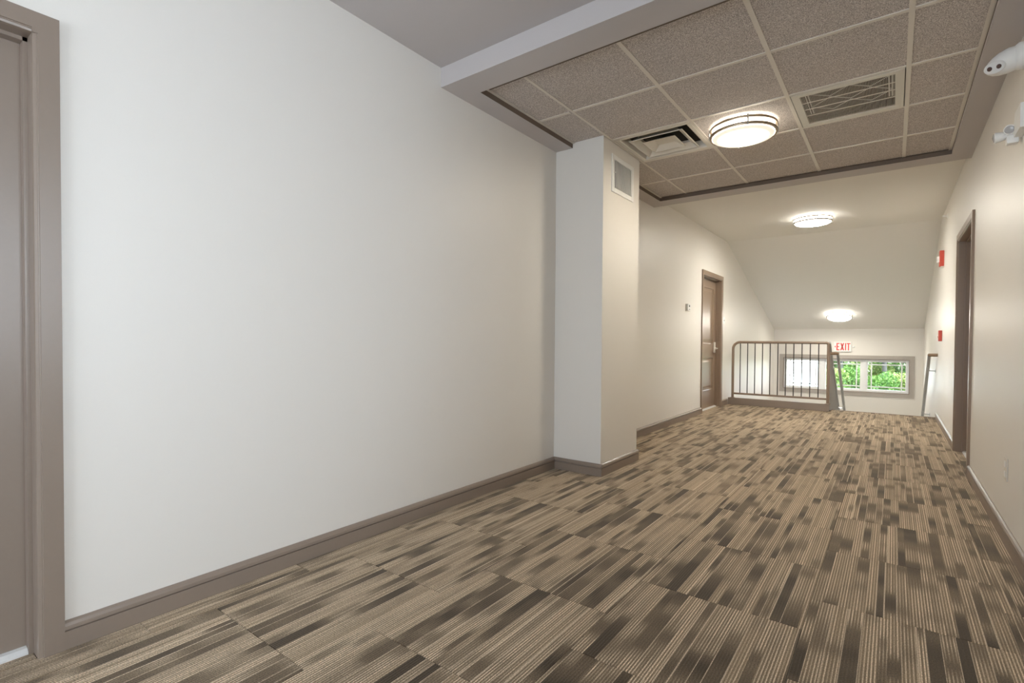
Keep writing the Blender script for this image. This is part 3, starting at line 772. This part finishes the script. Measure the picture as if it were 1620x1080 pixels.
# exit sign
es = empty('exit_sign', (1.335, YB, .945), 'white exit sign with red letters above the far window', 'sign')
MB().bbox(1.171, YB-.04, .842, 1.495, YB, 1.049, .006).build('housing', WHITE, es)
yf = YB-.04
def strokes(bars):
    m = MB()
    for p in bars:
        m.prism(p, 'y', yf-.003, yf)
    return m
def rect(x0, z0, x1, z1): return [(x0, z0), (x1, z0), (x1, z1), (x0, z1)]
zb_, zt_ = .868, 1.024; tk = .021
def letter(ch, x, wd):
    a, b = x, x+wd; zm = (zb_+zt_)/2
    if ch == 'E': return [rect(a, zb_, a+tk, zt_), rect(a+tk, zt_-tk, b, zt_), rect(a+tk, zm-tk/2, b-.008, zm+tk/2), rect(a+tk, zb_, b, zb_+tk)]
    if ch == 'X': return [[(a, zb_), (a+tk*1.15, zb_), (b, zt_), (b-tk*1.15, zt_)], [(b-tk*1.15, zb_), (b, zb_), (a+tk*1.15, zt_), (a, zt_)]]
    if ch == 'I': return [rect(a, zb_, a+tk, zt_)]
    if ch == 'T': return [rect(a, zt_-tk, b, zt_), rect((a+b)/2-tk/2, zb_, (a+b)/2+tk/2, zt_-tk)]
xx = 1.226
for ch, wd in (('E', .056), ('X', .072), ('I', .017), ('T', .068)):
    strokes(letter(ch, xx, wd)).build('letter', EXRED, es); xx += wd+.013
strokes([[(1.186, .947), (1.212, .925), (1.212, .969)]]).build('arrow', EXRED, es, label='small red arrow pointing left')
MB().lathe([(.02, 0), (.02, .02), (.012, .03)], 16, Matrix.Translation((1.53, YB, .945)) @ Matrix.Rotation(math.pi/2, 4, 'X')).build('side_knob', WHITE, es, smooth=True)  # small white knob at the right of the sign

# ------------------------------------------------------------------ outside
ZL = -3.2
struct(MB().box(-90, YB+.3, ZL-.3, 90, 160, ZL).build('ground_lawn', LAWN))
nb = empty('neighbour_building', (-6, 32, ZL), 'white sided neighbouring building seen at the left of the far window', 'building')
MB().box(-11, 30.03, ZL, -1.62, 38, 3.2).build('wall', SIDING, nb)
m = MB(); z = ZL+.1; 
while z < 3.0:
    m.prism([(30.03, z), (30.0, z), (30.022, z+.17), (30.03, z+.17)], 'x', -10.9, -1.72); z += .17
o = m.build('siding', SIDING, nb); o['kind'] = 'stuff'
m = MB(); m.box(-1.74, 29.99, ZL, -1.60, 30.10, 3.2); m.build('corner_board', WVIN, nb)
MB().prism([(-11.5, 3.2), (-1.2, 3.2), (-6.3, 6.4)], 'y', 29.6, 38.4).build('roof', ROOFM, nb)

def leaf_cloud(m, c, rx, ry, rz, n, s, rng):
    for _ in range(n):
        while True:
            p = Vector((rng.uniform(-1, 1), rng.uniform(-1, 1), rng.uniform(-1, 1)))
            if .25 < p.length < 1: break
        q = Vector((c[0]+p.x*rx, c[1]+p.y*ry, c[2]+p.z*rz))
        a = Vector((rng.gauss(0, 1), rng.gauss(0, 1), rng.gauss(0, 1))).normalized(); b = a.orthogonal().normalized(); e = s*rng.uniform(.6, 1.3)
        k = len(m.v)
        m.v += [tuple(q-a*e), tuple(q+b*e*.5), tuple(q+a*e), tuple(q-b*e*.5)]; m.f.append((k, k+1, k+2, k+3))
shrubs = []
for v in range(3):
    rng = random.Random(30+v); m = MB()
    for k in range(9):
        leaf_cloud(m, (rng.uniform(-1.3, 1.3), rng.uniform(-1, 1), rng.uniform(.5, 2.0)), .9, .8, .75, 210, .13, rng)
    me = bpy.data.meshes.new('foliage'); me.from_pydata(m.v, [], m.f); me.materials.append((LEAF_A, LEAF_B, LEAF_A)[v]); shrubs.append(me)
stem = MB()
for k in range(4):
    a = k*1.6; stem.tube([(.1*math.cos(a), .1*math.sin(a), 0), (.35*math.cos(a), .3*math.sin(a), .8), (.8*math.cos(a), .6*math.sin(a), 1.6)], [.05, .04, .02], 6)
stem_me = stem.mesh('stem', BARK)
slabel = ('deep green leafy shrub in the undergrowth beyond the lawn outside', 'yellow green leafy shrub in the undergrowth beyond the lawn outside', 'deep green leafy shrub in the undergrowth beyond the lawn outside')
rng = random.Random(5)
for k in range(20):
    v = k % 3; x = -12.5+k*1.0+rng.uniform(-.2, .2); y = 52+(k % 2)*9.5+rng.uniform(-.4, .4)
    o = empty('shrub', (x, y, ZL), slabel[v], 'shrub', 'deep green shrubs outside' if v != 1 else 'yellow green shrubs outside', (0, 0, rng.uniform(0, 6)))
    sc_ = rng.uniform(.75, 1.25); o.scale = (sc_, sc_, sc_)
    for nm, me in (('foliage', shrubs[v]), ('stem', stem_me)):
        c = bpy.data.objects.new(nm, me); COL.objects.link(c); c.parent = o
        if nm == 'foliage': c['kind'] = 'stuff'
crowns = []
for v in range(2):
    rng2 = random.Random(60+v); m = MB()
    for k in range(22):
        z = rng2.uniform(2.2, 11); leaf_cloud(m, (rng2.uniform(-2.2, 2.2), rng2.uniform(-2, 2), z), 1.5, 1.4, 1.1, 170, .2, rng2)
    me = bpy.data.meshes.new('crown'); me.from_pydata(m.v, [], m.f); me.materials.append((LEAF_B, LEAF_A)[v]); crowns.append(me)
tm = MB().tube([(0, 0, -.1), (.03, 0, 1.5), (-.03, .05, 4), (.05, 0, 7), (.0, 0, 10)], [.24, .20, .18, .13, .05], 10)
for k in range(6):
    a = k*1.1; z = 3+k; tm.tube([(0, 0, z), (.8*math.cos(a), .8*math.sin(a), z+.8), (1.9*math.cos(a), 1.9*math.sin(a), z+1.3)], [.07, .05, .02], 6)
trunk_me = tm.mesh('trunk', BARK, True)
tl = ('tall grey trunked tree with pale green leaves among the trees outside', 'tall grey trunked tree with deep green leaves among the trees outside')
for k, (x, y) in enumerate([(-1.6, 55), (1.6, 58), (-5.2, 58), (-8.8, 60), (5.0, 62), (-2.6, 64.5), (-6.6, 66.5), (2.4, 68), (-11, 68), (-1.4, 73), (6.4, 71), (-6, 75)]):
    v = k % 2
    o = empty('tree', (x, y, ZL), tl[v], 'tree', ('pale green trees outside', 'deep green trees outside')[v], (0, 0, k*1.3))
    for nm, me in (('crown', crowns[v]), ('trunk', trunk_me)):
        c = bpy.data.objects.new(nm, me); COL.objects.link(c); c.parent = o
        if nm == 'crown': c['kind'] = 'stuff'
